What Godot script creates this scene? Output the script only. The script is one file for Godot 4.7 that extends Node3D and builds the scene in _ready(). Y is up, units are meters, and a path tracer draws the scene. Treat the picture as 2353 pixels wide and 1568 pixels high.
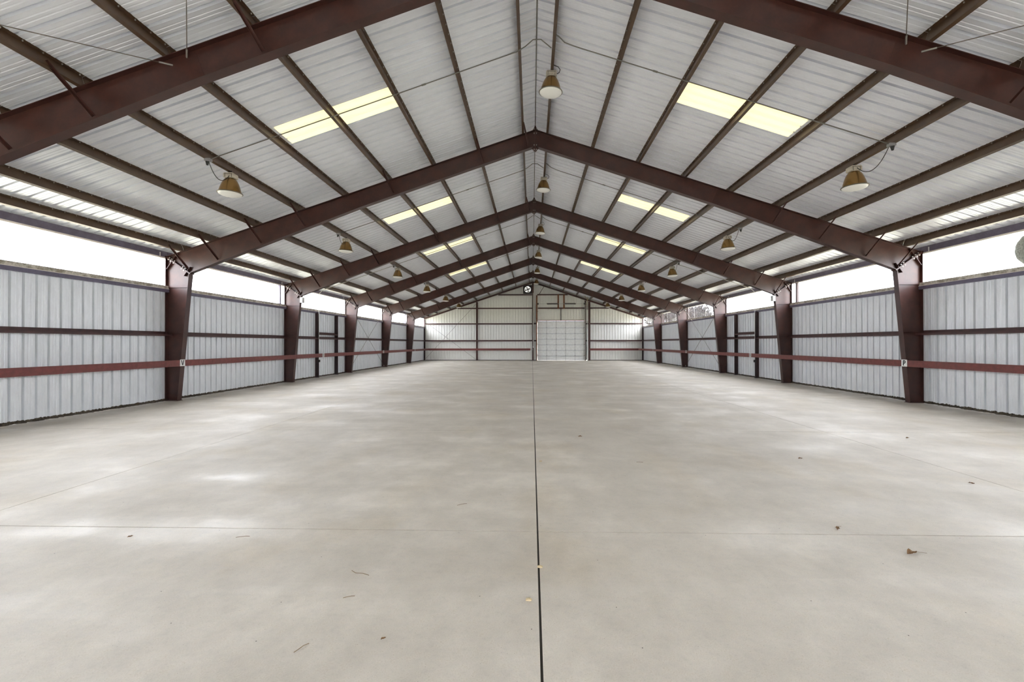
extends Node3D
# A steel riding hall seen along its length. x runs to the right, y up; "d" is the distance ahead of the camera (world z = -d).

const BAY := 7.62
const D1 := 15.5864            # distance of the second visible frame
const HALF := 12.1             # outside of the columns
const SLOPE := 0.3315
const APEX := 8.7288           # top of the rafters at the ridge
const PANEL := 0.9144
const GRID := 11.08            # where a roof sheet begins
const FAR := 53.69
const NEAR := -7.27
const PURLINS := [0.36, 1.82, 3.28, 4.74, 6.20, 7.66, 9.12, 10.58, 11.54]
const ORD := ["nearest", "second", "third", "fourth", "fifth", "sixth", "seventh", "eighth", "ninth", "tenth"]

var taken := {}
var M := {}
var rng := RandomNumberGenerator.new()


func fd(i: int) -> float:
	return D1 + BAY * (i - 1)


func top_y(x: float) -> float:
	return APEX - SLOPE * absf(x)


func low_y(x: float) -> float:
	var a := absf(x)
	return 8.205 - (8.205 - 6.30) / 5.64 * a if a < 5.64 else 6.30 - (6.30 - 4.18) / 5.67 * (a - 5.64)


func V(x: float, y: float, d: float) -> Vector3:
	return Vector3(x, y, -d)


# ---------------------------------------------------------------- mesh builder
class MB:
	var v := PackedVector3Array()
	var n := PackedVector3Array()
	var t := PackedVector2Array()
	var t2 := PackedVector2Array()

	func tri(a: Vector3, b: Vector3, c: Vector3, out: Vector3) -> void:
		var nn := (a - c).cross(a - b)
		if nn.length_squared() < 1e-16:
			return
		nn = nn.normalized()
		if nn.dot(out) < 0.0:
			var k := b
			b = c
			c = k
			nn = -nn
		for p in [a, b, c]:
			v.append(p)
			n.append(nn)

	func quad(a: Vector3, b: Vector3, c: Vector3, d: Vector3, out: Vector3) -> void:
		tri(a, b, c, out)
		tri(a, c, d, out)

	func smooth(p: Array, q: Array) -> void:
		# three points with their own normals
		var nn: Vector3 = (p[0] - p[2]).cross(p[0] - p[1])
		if nn.length_squared() < 1e-18:
			return
		var flip := nn.dot(q[0] + q[1] + q[2]) < 0.0
		for k in ([0, 2, 1] if flip else [0, 1, 2]):
			v.append(p[k])
			n.append(q[k])

	func box(c: Vector3, s: Vector3, b := Basis()) -> void:
		var h := s * 0.5
		for ax in 3:
			for sg: float in [-1.0, 1.0]:
				var o := Vector3.ZERO
				o[ax] = sg
				var u := Vector3.ZERO
				u[(ax + 1) % 3] = h[(ax + 1) % 3]
				var w := Vector3.ZERO
				w[(ax + 2) % 3] = h[(ax + 2) % 3]
				var m: Vector3 = o * h[ax]
				quad(c + b * (m - u - w), c + b * (m + u - w), c + b * (m + u + w), c + b * (m - u + w), b * o)

	func bar(p: Vector3, q: Vector3, w: float, h: float, side := Vector3.RIGHT) -> void:
		# rectangular bar from p to q; w lies along "side"
		var f := (q - p).normalized()
		var r := (side - f * side.dot(f)).normalized()
		var u := f.cross(r)
		box((p + q) * 0.5, Vector3(w, h, p.distance_to(q)), Basis(r, u, f))

	func angle(p: Vector3, q: Vector3, w: float, th: float, side: Vector3) -> void:
		# an L-shaped angle iron
		var f := (q - p).normalized()
		var r := (side - f * side.dot(f)).normalized()
		var u := f.cross(r)
		bar(p + u * w * 0.5, q + u * w * 0.5, th, w, r)
		bar(p + r * w * 0.5, q + r * w * 0.5, w, th, r)

	func prism(poly: PackedVector2Array, z0: float, z1: float) -> void:
		# an outline in x and y, extruded along z
		var idx := Geometry2D.triangulate_polygon(poly)
		for k in range(0, idx.size(), 3):
			var a := poly[idx[k]]
			var b := poly[idx[k + 1]]
			var c := poly[idx[k + 2]]
			tri(Vector3(a.x, a.y, z0), Vector3(b.x, b.y, z0), Vector3(c.x, c.y, z0), Vector3(0, 0, signf(z0 - z1)))
			tri(Vector3(a.x, a.y, z1), Vector3(b.x, b.y, z1), Vector3(c.x, c.y, z1), Vector3(0, 0, signf(z1 - z0)))
		var cw := Geometry2D.is_polygon_clockwise(poly)
		for k in poly.size():
			var a := poly[k]
			var b := poly[(k + 1) % poly.size()]
			var e := b - a
			var o := Vector3(e.y, -e.x, 0)
			if cw:
				o = -o
			quad(Vector3(a.x, a.y, z0), Vector3(b.x, b.y, z0), Vector3(b.x, b.y, z1), Vector3(a.x, a.y, z1), o)

	func tube(pts: Array, r: float, sides := 8, caps := true) -> void:
		var rings := []
		var ref := Vector3.UP
		for k in pts.size():
			var f: Vector3 = (pts[mini(k + 1, pts.size() - 1)] - pts[maxi(k - 1, 0)]).normalized()
			if absf(f.dot(ref)) > 0.95:
				ref = Vector3.RIGHT if absf(f.x) < 0.8 else Vector3.BACK
			var a := ref.cross(f).normalized()
			var b := f.cross(a)
			ref = b
			var ring := []
			for j in sides:
				var t := TAU * j / sides
				ring.append(a * cos(t) + b * sin(t))
			rings.append(ring)
		for k in pts.size() - 1:
			for j in sides:
				var j2 := (j + 1) % sides
				var n0: Vector3 = rings[k][j]
				var n1: Vector3 = rings[k][j2]
				var n2: Vector3 = rings[k + 1][j2]
				var n3: Vector3 = rings[k + 1][j]
				var p0: Vector3 = pts[k] + n0 * r
				var p1: Vector3 = pts[k] + n1 * r
				var p2: Vector3 = pts[k + 1] + n2 * r
				var p3: Vector3 = pts[k + 1] + n3 * r
				smooth([p0, p1, p2], [n0, n1, n2])
				smooth([p0, p2, p3], [n0, n2, n3])
		if caps:
			for e in [0, pts.size() - 1]:
				var o: Vector3 = (pts[0] - pts[1]) if e == 0 else (pts[e] - pts[e - 1])
				for j in sides:
					tri(pts[e], pts[e] + rings[e][j] * r, pts[e] + rings[e][(j + 1) % sides] * r, o)

	func cone(p: Vector3, q: Vector3, r0: float, r1: float, sides := 6) -> void:
		var f := (q - p).normalized()
		var a := f.cross(Vector3.UP if absf(f.y) < 0.9 else Vector3.RIGHT).normalized()
		var b := f.cross(a)
		for j in sides:
			var t0 := TAU * j / sides
			var t1 := TAU * (j + 1) / sides
			var n0 := a * cos(t0) + b * sin(t0)
			var n1 := a * cos(t1) + b * sin(t1)
			smooth([p + n0 * r0, p + n1 * r0, q + n1 * r1], [n0, n1, n1])
			smooth([p + n0 * r0, q + n1 * r1, q + n0 * r1], [n0, n1, n0])

	func lathe(prof: Array, segs := 24, c := Vector3.ZERO) -> void:
		# prof: Vector2(radius, height), from top to bottom, outside to the right
		for k in prof.size() - 1:
			var a: Vector2 = prof[k]
			var b: Vector2 = prof[k + 1]
			var na := _pn(prof, k)
			var nb := _pn(prof, k + 1)
			if absf(na.angle_to(nb)) > 0.9:
				var e := (b - a).normalized()
				na = Vector2(-e.y, e.x)
				nb = na
			for j in segs:
				var t0 := TAU * j / segs
				var t1 := TAU * (j + 1) / segs
				var d0 := Vector3(cos(t0), 0, sin(t0))
				var d1 := Vector3(cos(t1), 0, sin(t1))
				var P := [c + d0 * a.x + Vector3.UP * a.y, c + d1 * a.x + Vector3.UP * a.y, c + d1 * b.x + Vector3.UP * b.y, c + d0 * b.x + Vector3.UP * b.y]
				var N := [d0 * na.x + Vector3.UP * na.y, d1 * na.x + Vector3.UP * na.y, d1 * nb.x + Vector3.UP * nb.y, d0 * nb.x + Vector3.UP * nb.y]
				smooth([P[0], P[1], P[2]], [N[0], N[1], N[2]])
				smooth([P[0], P[2], P[3]], [N[0], N[2], N[3]])

	func _pn(prof: Array, k: int) -> Vector2:
		var e: Vector2 = (prof[mini(k + 1, prof.size() - 1)] - prof[maxi(k - 1, 0)]).normalized()
		return Vector2(-e.y, e.x)

	func mesh() -> ArrayMesh:
		var arr := []
		arr.resize(Mesh.ARRAY_MAX)
		arr[Mesh.ARRAY_VERTEX] = v
		arr[Mesh.ARRAY_NORMAL] = n
		if t.size() == v.size():
			arr[Mesh.ARRAY_TEX_UV] = t
		if t2.size() == v.size():
			arr[Mesh.ARRAY_TEX_UV2] = t2
		var m := ArrayMesh.new()
		m.add_surface_from_arrays(Mesh.PRIMITIVE_TRIANGLES, arr)
		return m


# ---------------------------------------------------------------- node helpers
func numbered(called: String) -> String:
	var k: int = taken.get(called, -1) + 1
	taken[called] = k
	return called if k == 0 else "%s_%03d" % [called, k]


func part(parent: Node, called: String, what, mat: Material, at := Vector3.ZERO) -> MeshInstance3D:
	var o := MeshInstance3D.new()
	o.name = called
	o.mesh = what.mesh() if what is MB else what
	o.material_override = mat
	o.position = at
	o.cast_shadow = GeometryInstance3D.SHADOW_CASTING_SETTING_ON
	parent.add_child(o, true)
	return o


func thing(called: String, label: String, category: String, at := Vector3.ZERO, group := "") -> Node3D:
	var o := Node3D.new()
	o.name = numbered(called)
	add_child(o)
	o.position = at
	o.set_meta("label", label)
	o.set_meta("category", category)
	if group:
		o.set_meta("group", group)
	return o


func copy(src: Node3D, called: String, label: String, at: Vector3) -> Node3D:
	var o: Node3D = src.duplicate()
	o.name = numbered(called)
	add_child(o)
	o.position = at
	o.set_meta("label", label)
	return o


func setting(called: String, label: String, at := Vector3.ZERO) -> Node3D:
	var o := Node3D.new()
	o.name = called
	add_child(o)
	o.position = at
	o.set_meta("kind", "structure")
	o.set_meta("label", label)
	o.set_meta("category", "structure")
	return o


func stuff(o: Node) -> void:
	o.set_meta("kind", "stuff")


# ---------------------------------------------------------------- textures and materials
func noise_bytes(w: int, h: int, sd: int, freq: float, oct := 4, kind := FastNoiseLite.TYPE_SIMPLEX_SMOOTH, warp := 0.0) -> PackedByteArray:
	var f := FastNoiseLite.new()
	f.seed = sd
	f.noise_type = kind
	f.frequency = freq
	f.fractal_octaves = oct
	if warp > 0.0:
		f.domain_warp_enabled = true
		f.domain_warp_amplitude = warp
		f.domain_warp_frequency = freq * 1.5
	var im := f.get_seamless_image(w, h)
	im.convert(Image.FORMAT_L8)
	return im.get_data()


func tex(w: int, h: int, data: PackedByteArray, fmt := Image.FORMAT_RGB8) -> ImageTexture:
	var im := Image.create_from_data(w, h, false, fmt, data)
	im.generate_mipmaps()
	return ImageTexture.create_from_image(im)


func paint(col: Color, rough := 0.5, metal := 0.0, spec := 0.5) -> StandardMaterial3D:
	var m := StandardMaterial3D.new()
	m.albedo_color = col
	m.roughness = rough
	m.metallic = metal
	m.metallic_specular = spec
	m.cull_mode = BaseMaterial3D.CULL_DISABLED
	return m


func rgb(r: int, g: int, b: int) -> Color:
	return Color8(r, g, b)


func mottled(a: Color, b: Color, sd: int, scale: float, rough := 0.5, metal := 0.0, contrast := 1.0) -> StandardMaterial3D:
	# paint with worn and dusty patches, mapped in the world
	var w := 256
	var p := noise_bytes(w, w, sd, 0.02, 5)
	var q := noise_bytes(w, w, sd + 7, 0.11, 3)
	var data := PackedByteArray()
	data.resize(w * w * 3)
	for k in w * w:
		var s := clampf((p[k] * 0.7 + q[k] * 0.3 - 128.0) / 128.0 * contrast + 0.5, 0.0, 1.0)
		var c := a.lerp(b, s)
		data[k * 3] = int(c.r * 255.0)
		data[k * 3 + 1] = int(c.g * 255.0)
		data[k * 3 + 2] = int(c.b * 255.0)
	var m := paint(Color.WHITE, rough, metal)
	m.albedo_texture = tex(w, w, data)
	if scale > 0.0:
		m.uv1_triplanar = true
		m.uv1_world_triplanar = true
		m.uv1_scale = Vector3.ONE * scale
	return m


func concrete() -> StandardMaterial3D:
	# one map over the whole floor (pour marks, stains, polished areas) and a fine repeating one for grain and freckles
	var w := 1024
	var h := 2048
	var big := noise_bytes(w, h, 11, 0.0035, 4, FastNoiseLite.TYPE_SIMPLEX_SMOOTH, 60.0)
	var mid := noise_bytes(w, h, 12, 0.016, 5, FastNoiseLite.TYPE_SIMPLEX_SMOOTH, 22.0)
	var fine := noise_bytes(w, h, 13, 0.07, 4)
	var stain := noise_bytes(w, h, 14, 0.011, 5, FastNoiseLite.TYPE_SIMPLEX_SMOOTH, 30.0)
	var drawn := noise_bytes(128, 1024, 15, 0.045, 4, FastNoiseLite.TYPE_SIMPLEX_SMOOTH, 12.0)
	var data := PackedByteArray()
	data.resize(w * h * 3)
	var rough := PackedByteArray()
	rough.resize(w * h)
	for k in w * h:
		var b := big[k] / 255.0
		var m := mid[k] / 255.0
		var f := fine[k] / 255.0
		var s := stain[k] / 255.0
		var tone := 0.81 + (b - 0.5) * 0.04 + (m - 0.5) * 0.07 + (f - 0.5) * 0.07
		# trowel and tyre scuffs, drawn out across the hall
		var col := k % w
		var row := k / w
		var c0 := col >> 3
		var c1 := (c0 + 1) & 127
		var line := (row >> 1) * 128
		var sc := lerpf(drawn[line + c0], drawn[line + c1], (col & 7) / 8.0) / 255.0
		var pale := smoothstep(0.50, 0.85, m * 0.4 + b * 0.25 + sc * 0.35)
		tone += pale * 0.04 + (sc - 0.5) * 0.05
		var brown := smoothstep(0.50, 0.95, s)
		var warm := 0.046 + brown * 0.012
		data[k * 3] = int(clampf(tone + warm * 0.35 - brown * 0.015, 0.0, 1.0) * 255.0)
		data[k * 3 + 1] = int(clampf(tone - warm * 0.22 - brown * 0.018, 0.0, 1.0) * 255.0)
		data[k * 3 + 2] = int(clampf(tone - warm * 1.12 - brown * 0.025, 0.0, 1.0) * 255.0)
		rough[k] = int(clampf(0.54 - pale * 0.16 + (f - 0.5) * 0.18 + (0.5 - m) * 0.20 + (0.5 - sc) * 0.16, 0.30, 0.9) * 255.0)
	var mat := paint(Color.WHITE, 1.0, 0.0, 0.5)
	mat.albedo_texture = tex(w, h, data)
	mat.roughness_texture = tex(w, h, rough, Image.FORMAT_L8)
	mat.roughness_texture_channel = BaseMaterial3D.TEXTURE_CHANNEL_RED
	var u := 1024
	var g1 := noise_bytes(u, u, 21, 0.03, 5, FastNoiseLite.TYPE_SIMPLEX_SMOOTH, 14.0)
	var g2 := noise_bytes(u, u, 22, 0.16, 3)
	var g3 := noise_bytes(u, u, 23, 0.05, 2, FastNoiseLite.TYPE_CELLULAR)
	var det := PackedByteArray()
	det.resize(u * u * 3)
	for k in u * u:
		var t := 0.955 + (g1[k] - 128.0) / 255.0 * 0.10 + (g2[k] - 128.0) / 255.0 * 0.06
		var fr := (smoothstep(0.42, 0.90, g1[k] / 255.0 * 0.45 + g2[k] / 255.0 * 0.55) * 0.12 + smoothstep(0.5, 0.9, g1[(k * 7 + 5003) % (u * u)] / 255.0) * 0.05)
		t = minf(t, 1.0)
		det[k * 3] = int(clampf(t - fr * 0.85, 0.0, 1.0) * 255.0)
		det[k * 3 + 1] = int(clampf(t - fr * 0.95, 0.0, 1.0) * 255.0)
		det[k * 3 + 2] = int(clampf(t - fr * 1.1, 0.0, 1.0) * 255.0)
	# grit: small dark specks
	var r := RandomNumberGenerator.new()
	r.seed = 5
	for j in 110:
		var x := r.randi_range(2, u - 3)
		var y := r.randi_range(2, u - 3)
		var e := 1 if r.randf() < 0.93 else 2
		for yy in range(y - e + 1, y + e):
			for xx in range(x - e + 1, x + e):
				var k := (yy * u + xx) * 3
				det[k] = 70
				det[k + 1] = 60
				det[k + 2] = 50
	mat.detail_enabled = true
	mat.detail_albedo = tex(u, u, det)
	mat.detail_blend_mode = BaseMaterial3D.BLEND_MODE_MUL
	mat.detail_uv_layer = BaseMaterial3D.DETAIL_UV_2
	return mat


func make_materials() -> void:
	M.steel = mottled(rgb(68, 38, 32), rgb(55, 31, 27), 31, 0.5, 0.36)
	M.purlin = mottled(rgb(86, 66, 48), rgb(70, 52, 38), 33, 0.6, 0.36)
	M.eave = mottled(rgb(104, 98, 118), rgb(90, 84, 102), 35, 0.6, 0.4)
	M.girt = mottled(rgb(74, 43, 40), rgb(60, 35, 33), 37, 0.6, 0.5)
	M.rail = mottled(rgb(120, 56, 51), rgb(98, 45, 41), 39, 0.9, 0.5)
	M.post = mottled(rgb(54, 34, 34), rgb(44, 28, 29), 41, 0.6, 0.5)
	M.roof = mottled(rgb(238, 241, 248), rgb(230, 233, 240), 43, 0.0, 0.33, 0.25, 0.6)
	M.wall = mottled(rgb(232, 235, 238), rgb(222, 225, 228), 45, 0.0, 0.36, 0.15, 0.6)
	M.endwall = mottled(rgb(234, 234, 230), rgb(226, 226, 221), 46, 0.0, 0.42, 0.1, 0.6)
	M.sill = mottled(rgb(206, 200, 188), rgb(140, 132, 116), 47, 0.7, 0.8, 0.0, 1.2)
	M.sill_edge = paint(rgb(226, 218, 212), 0.6)
	M.rust = mottled(rgb(138, 82, 44), rgb(98, 60, 38), 49, 1.2, 0.8, 0.0, 1.6)
	M.galv = paint(rgb(176, 174, 168), 0.45, 0.6)
	M.pipe = paint(rgb(120, 118, 112), 0.45, 0.5)
	M.rod = paint(rgb(112, 104, 96), 0.5, 0.5)
	M.black = paint(rgb(26, 26, 26), 0.5)
	M.dark = paint(rgb(44, 38, 36), 0.6)
	M.box = paint(rgb(158, 158, 160), 0.45, 0.3)
	M.white = paint(rgb(236, 236, 234), 0.5)
	M.ink = paint(rgb(20, 26, 28), 0.6)
	M.bell = paint(rgb(150, 118, 72), 0.25, 0.75)
	M.cap = mottled(rgb(206, 200, 186), rgb(176, 166, 150), 51, 2.0, 0.6)
	M.rim = paint(rgb(120, 116, 106), 0.4, 0.6)
	M.lens = paint(rgb(240, 240, 236), 0.3)
	M.spring = paint(rgb(52, 42, 36), 0.6, 0.4)
	M.door = mottled(rgb(238, 239, 236), rgb(226, 227, 222), 53, 0.6, 0.5)
	M.stile = paint(rgb(206, 206, 202), 0.5)
	M.strut = paint(rgb(178, 180, 184), 0.4, 0.3)
	M.gap = paint(rgb(52, 48, 42), 0.95)
	M.dirt = mottled(rgb(92, 82, 66), rgb(44, 38, 30), 55, 3.0, 1.0, 0.0, 1.8)
	M.concrete = concrete()
	M.leaf = mottled(rgb(134, 100, 62), rgb(88, 64, 42), 57, 8.0, 0.8)
	M.twig = paint(rgb(122, 102, 74), 0.9)
	M.chip = paint(rgb(196, 178, 142), 0.9)
	M.bark = paint(rgb(50, 48, 48), 0.95, 0.0, 0.1)
	M.ground = mottled(rgb(170, 166, 148), rgb(146, 142, 122), 59, 0.05, 1.0)
	M.wood = paint(rgb(96, 90, 84), 0.9)
	M.patch = mottled(rgb(176, 178, 168), rgb(140, 144, 134), 61, 3.0, 0.9, 0.0, 2.0)
	var s := paint(rgb(238, 226, 180), 0.6)
	s.backlight_enabled = true
	s.backlight = Color(0.30, 0.284, 0.218)
	M.skylight = s
	var g := paint(Color(0.96, 0.97, 1.0, 0.06), 0.05)
	g.transparency = BaseMaterial3D.TRANSPARENCY_ALPHA
	M.glass = g


# ---------------------------------------------------------------- building sheets
func rib_profile(width: float) -> Array:
	# across the sheet: a high rib at each foot and two low ones between; Vector2(along, height towards the outside)
	var pts := []
	var k := 0
	var foot := 0.3048
	while k * foot < width - 0.001:
		var o := k * foot
		for q in [[0.0, 0.0], [0.008, 0.0], [0.016, 0.052], [0.066, 0.052], [0.074, 0.0], [0.148, 0.0], [0.157, 0.006], [0.171, 0.006], [0.180, 0.0], [0.222, 0.0], [0.231, 0.006], [0.245, 0.006], [0.254, 0.0]]:
			if o + q[0] < width:
				pts.append(Vector2(o + q[0], q[1]))
		k += 1
	pts.append(Vector2(width, 0.0))
	return pts


func sheet(prof: Array, at: Callable, lo: Callable, hi: Callable, out: Vector3, faces := 2) -> MB:
	# at(p, s): the point for a profile point p at the station s; lo and hi give the stations of the two ends. Two faces 2 mm apart.
	var m := MB.new()
	var back := -out * 0.002
	for k in prof.size() - 1:
		var p: Vector2 = prof[k]
		var q: Vector2 = prof[k + 1]
		var a: Vector3 = at.call(p, lo.call(p.x))
		var b: Vector3 = at.call(q, lo.call(q.x))
		var c: Vector3 = at.call(q, hi.call(q.x))
		var d: Vector3 = at.call(p, hi.call(p.x))
		var before := m.v.size()
		m.quad(a, b, c, d, out)
		if faces > 1:
			m.quad(a + back, b + back, c + back, d + back, -out)
		for e in range(before, m.v.size()):
			m.t.append(Vector2((m.v[e].x + m.v[e].z) * 0.9, (m.v[e].y - absf(m.v[e].x)) * 0.35) if absf(out.y) < 0.5 else Vector2(m.v[e].z * 0.9, m.v[e].x * 0.35))
	return m


func build_roof() -> void:
	var roof := setting("ceiling", "ribbed pale metal roof sheets over purlins")
	var up := 0.212
	var prof := rib_profile(PANEL)
	var eave := 12.28
	var slots := {0: true, 9: true, 17: true, 26: true, 34: true, 42: true, -9: true, -17: true}
	for s: float in [-1.0, 1.0]:
		var put := func(p: Vector2, x: float) -> Vector3:
			return Vector3(s * x, APEX + up - SLOPE * x + p.y, -p.x)
		var nrm := Vector3(s * 0.314, 0.949, 0)
		var whole := sheet(prof, put, func(_a): return 0.004, func(_a): return eave, nrm).mesh()
		var upper := sheet(prof, put, func(_a): return 0.004, func(_a): return 3.32, nrm).mesh()
		var clear := sheet(prof, put, func(_a): return 3.32, func(_a): return 6.14, nrm, 1).mesh()
		var lower := sheet(prof, put, func(_a): return 6.14, func(_a): return eave, nrm).mesh()
		for j in range(-20, 47):
			var at := V(0, 0, GRID + j * PANEL)
			if slots.has(j):
				part(roof, "roof_panel", upper, M.roof, at)
				part(roof, "roof_panel", lower, M.roof, at)
				var k := part(roof, "skylight_panel", clear, M.skylight, at)
				k.set_meta("label", "yellowed translucent ribbed skylight sheet")
			else:
				part(roof, "roof_panel", whole, M.roof, at)
	# closing strip along the ridge, one length for each bay
	var cap := setting("trim_1", "folded metal ridge cap along the peak of the roof")
	var rc := MB.new()
	for s: float in [-1.0, 1.0]:
		var a := Vector3(0, APEX + up + 0.05, 0)
		var b := Vector3(s * 0.30, APEX + up + 0.05 - SLOPE * 0.30, 0)
		rc.quad(a, b, b + Vector3(0, 0, -BAY), a + Vector3(0, 0, -BAY), Vector3.UP)
		rc.quad(a - Vector3(0, .003, 0), b - Vector3(0, .003, 0), b + Vector3(0, -.003, -BAY), a + Vector3(0, -.003, -BAY), Vector3.DOWN)
	var rm := rc.mesh()
	for i in range(-2, 6):
		part(cap, "ridge_cap", rm, M.roof, V(0, 0, fd(i)))
		var seam := MB.new()
		seam.box(Vector3(0, APEX + up - 0.012, -BAY * 0.5), Vector3(0.026, 0.02, BAY))
		part(cap, "ridge_seam", seam, M.pipe, V(0, 0, fd(i)))


func build_side_walls() -> void:
	var prof := rib_profile(PANEL)
	for s: float in [-1.0, 1.0]:
		var wall := setting("wall_left" if s < 0 else "wall_right", "%s wall of ribbed pale metal sheets" % ("left" if s < 0 else "right"))
		var m := sheet(prof, func(p: Vector2, y: float) -> Vector3: return Vector3(s * (12.125 + p.y), y, -p.x), func(_a): return 0.05, func(_a): return 3.70, Vector3(s, 0, 0)).mesh()
		var j := 0
		var d := -7.36 + (0.12 if s < 0 else 0.36)
		while d < FAR - 0.05:
			part(wall, "wall_panel", m, M.wall, V(0, 0, d))
			d += PANEL
			j += 1
		# strip above the window, behind the eave strut
		var st := MB.new()
		st.box(V(s * 12.20, 4.81, (NEAR + FAR) * 0.5), Vector3(0.05, 0.26, FAR - NEAR + 0.2))
		part(wall, "eave_flashing", st, M.wall)
		# concrete kerb below the sheets, outside
		var kb := MB.new()
		kb.box(V(s * 12.23, -0.05, (NEAR + FAR) * 0.5), Vector3(0.14, 0.22, FAR - NEAR + 0.2))
		part(wall, "footing", kb, M.gap)
		# glazing: clear sheets eight feet long
		var win := setting("window_1" if s < 0 else "window_2", "long strip of clear window sheets above the %s wall" % ("left" if s < 0 else "right"))
		var pane := MB.new()
		pane.quad(Vector3(0, 3.70, -0.006), Vector3(0, 4.72, -0.006), Vector3(0, 4.72, -2.407), Vector3(0, 3.70, -2.407), Vector3(-s, 0, 0))
		var pm := pane.mesh()
		var joint := MB.new()
		joint.box(Vector3(0, 4.21, 0), Vector3(0.006, 1.02, 0.012))
		var jm := joint.mesh()
		var z := (12.04 if s < 0 else 12.86) - 2.413 * 8
		while z < FAR - 0.3:
			part(win, "pane", pm, M.glass, V(s * 12.16, 0, z))
			part(win, "pane_joint", jm, M.galv, V(s * 12.16, 0, z))
			z += 2.413
		# dirt against the foot of the wall
		var dirt := MB.new()
		var rr := RandomNumberGenerator.new()
		rr.seed = 71 + int(s)
		var prev := []
		var zz := NEAR
		while zz < FAR:
			var hh := rr.randf_range(0.03, 0.055)
			var ww := rr.randf_range(0.03, 0.13)
			var row := [V(s * 12.13, hh + 0.03, zz), V(s * (12.13 - ww * 0.4), hh, zz), V(s * (12.12 - ww), 0.004, zz)]
			if prev:
				for k in 2:
					dirt.quad(prev[k], row[k], row[k + 1], prev[k + 1], Vector3(-s, 1, 0))
			prev = row
			zz += 0.06
		var dn := part(wall, "dirt_strip", dirt, M.dirt)
		stuff(dn)
		dn.set_meta("label", "dark dirt gathered along the foot of the wall")


func build_end_walls() -> void:
	var wall := setting("wall_back", "far gable wall of ribbed pale metal sheets")
	var x0 := -1.04 - PANEL * 13
	var roofline := func(x: float) -> float: return top_y(x) + 0.262
	for j in 28:
		var x := x0 + j * PANEL
		var lft := maxf(x, -12.2)
		var rgt := minf(x + PANEL, 12.2)
		var prof := []
		for p in rib_profile(PANEL):
			if x + p.x >= lft - 0.001 and x + p.x <= rgt + 0.001:
				prof.append(p)
		if prof.size() < 2:
			continue
		var put := func(p: Vector2, y: float) -> Vector3: return Vector3(x + p.x, y, -(FAR + p.y))
		var out := Vector3(0, 0, -1)
		var rl := func(a: float) -> float: return roofline.call(x + a)
		var flat := func(y: float) -> Callable: return func(_a: float) -> float: return y
		if j == 13:
			part(wall, "wall_panel", sheet(prof, put, flat.call(0.03), flat.call(7.52), out), M.endwall)
			part(wall, "wall_panel", sheet(prof, put, flat.call(8.21), rl, out), M.endwall)
			continue
		if x > 0.45 and x + PANEL < 5.95:
			part(wall, "wall_panel", sheet(prof, put, flat.call(4.38), rl, out), M.endwall)
			continue
		var left_bits := []
		var right_bits := []
		for p in prof:
			if x + p.x <= 0.50:
				left_bits.append(p)
			if x + p.x >= 5.72:
				right_bits.append(p)
		if left_bits.size() > 1 and left_bits.size() < prof.size() and x < 1.0:
			part(wall, "wall_panel", sheet(left_bits, put, flat.call(0.03), rl, out), M.endwall)
			part(wall, "wall_panel", sheet(prof.slice(left_bits.size() - 1), put, flat.call(4.38), rl, out), M.endwall)
		elif right_bits.size() > 1 and right_bits.size() < prof.size() and x > 4.0:
			part(wall, "wall_panel", sheet(right_bits, put, flat.call(0.03), rl, out), M.endwall)
			part(wall, "wall_panel", sheet(prof.slice(0, prof.size() - right_bits.size() + 1), put, flat.call(4.38), rl, out), M.endwall)
		else:
			part(wall, "wall_panel", sheet(prof, put, flat.call(0.03), rl, out), M.endwall)
	var ft := MB.new()
	ft.box(V(-5.9, 0.03, FAR - 0.02), Vector3(12.6, 0.07, 0.06))
	ft.box(V(9.1, 0.03, FAR - 0.02), Vector3(6.2, 0.07, 0.06))
	part(wall, "base_angle", ft, M.gap)
	# the near gable behind the camera, with its overhead door open
	var front := setting("wall_front", "near gable wall with a wide open doorway")
	var prof2 := rib_profile(PANEL)
	for j in 27:
		var x := -12.344 + j * PANEL
		var put2 := func(p: Vector2, y: float) -> Vector3: return Vector3(x + p.x, y, -(NEAR - p.y))
		var bottom := 3.6 if x > -2.4 and x < 1.7 else 0.03
		part(front, "wall_panel", sheet(prof2, put2, func(_a): return bottom, func(a): return roofline.call(clampf(x + a, -12.28, 12.28)), Vector3(0, 0, 1)), M.endwall)


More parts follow.
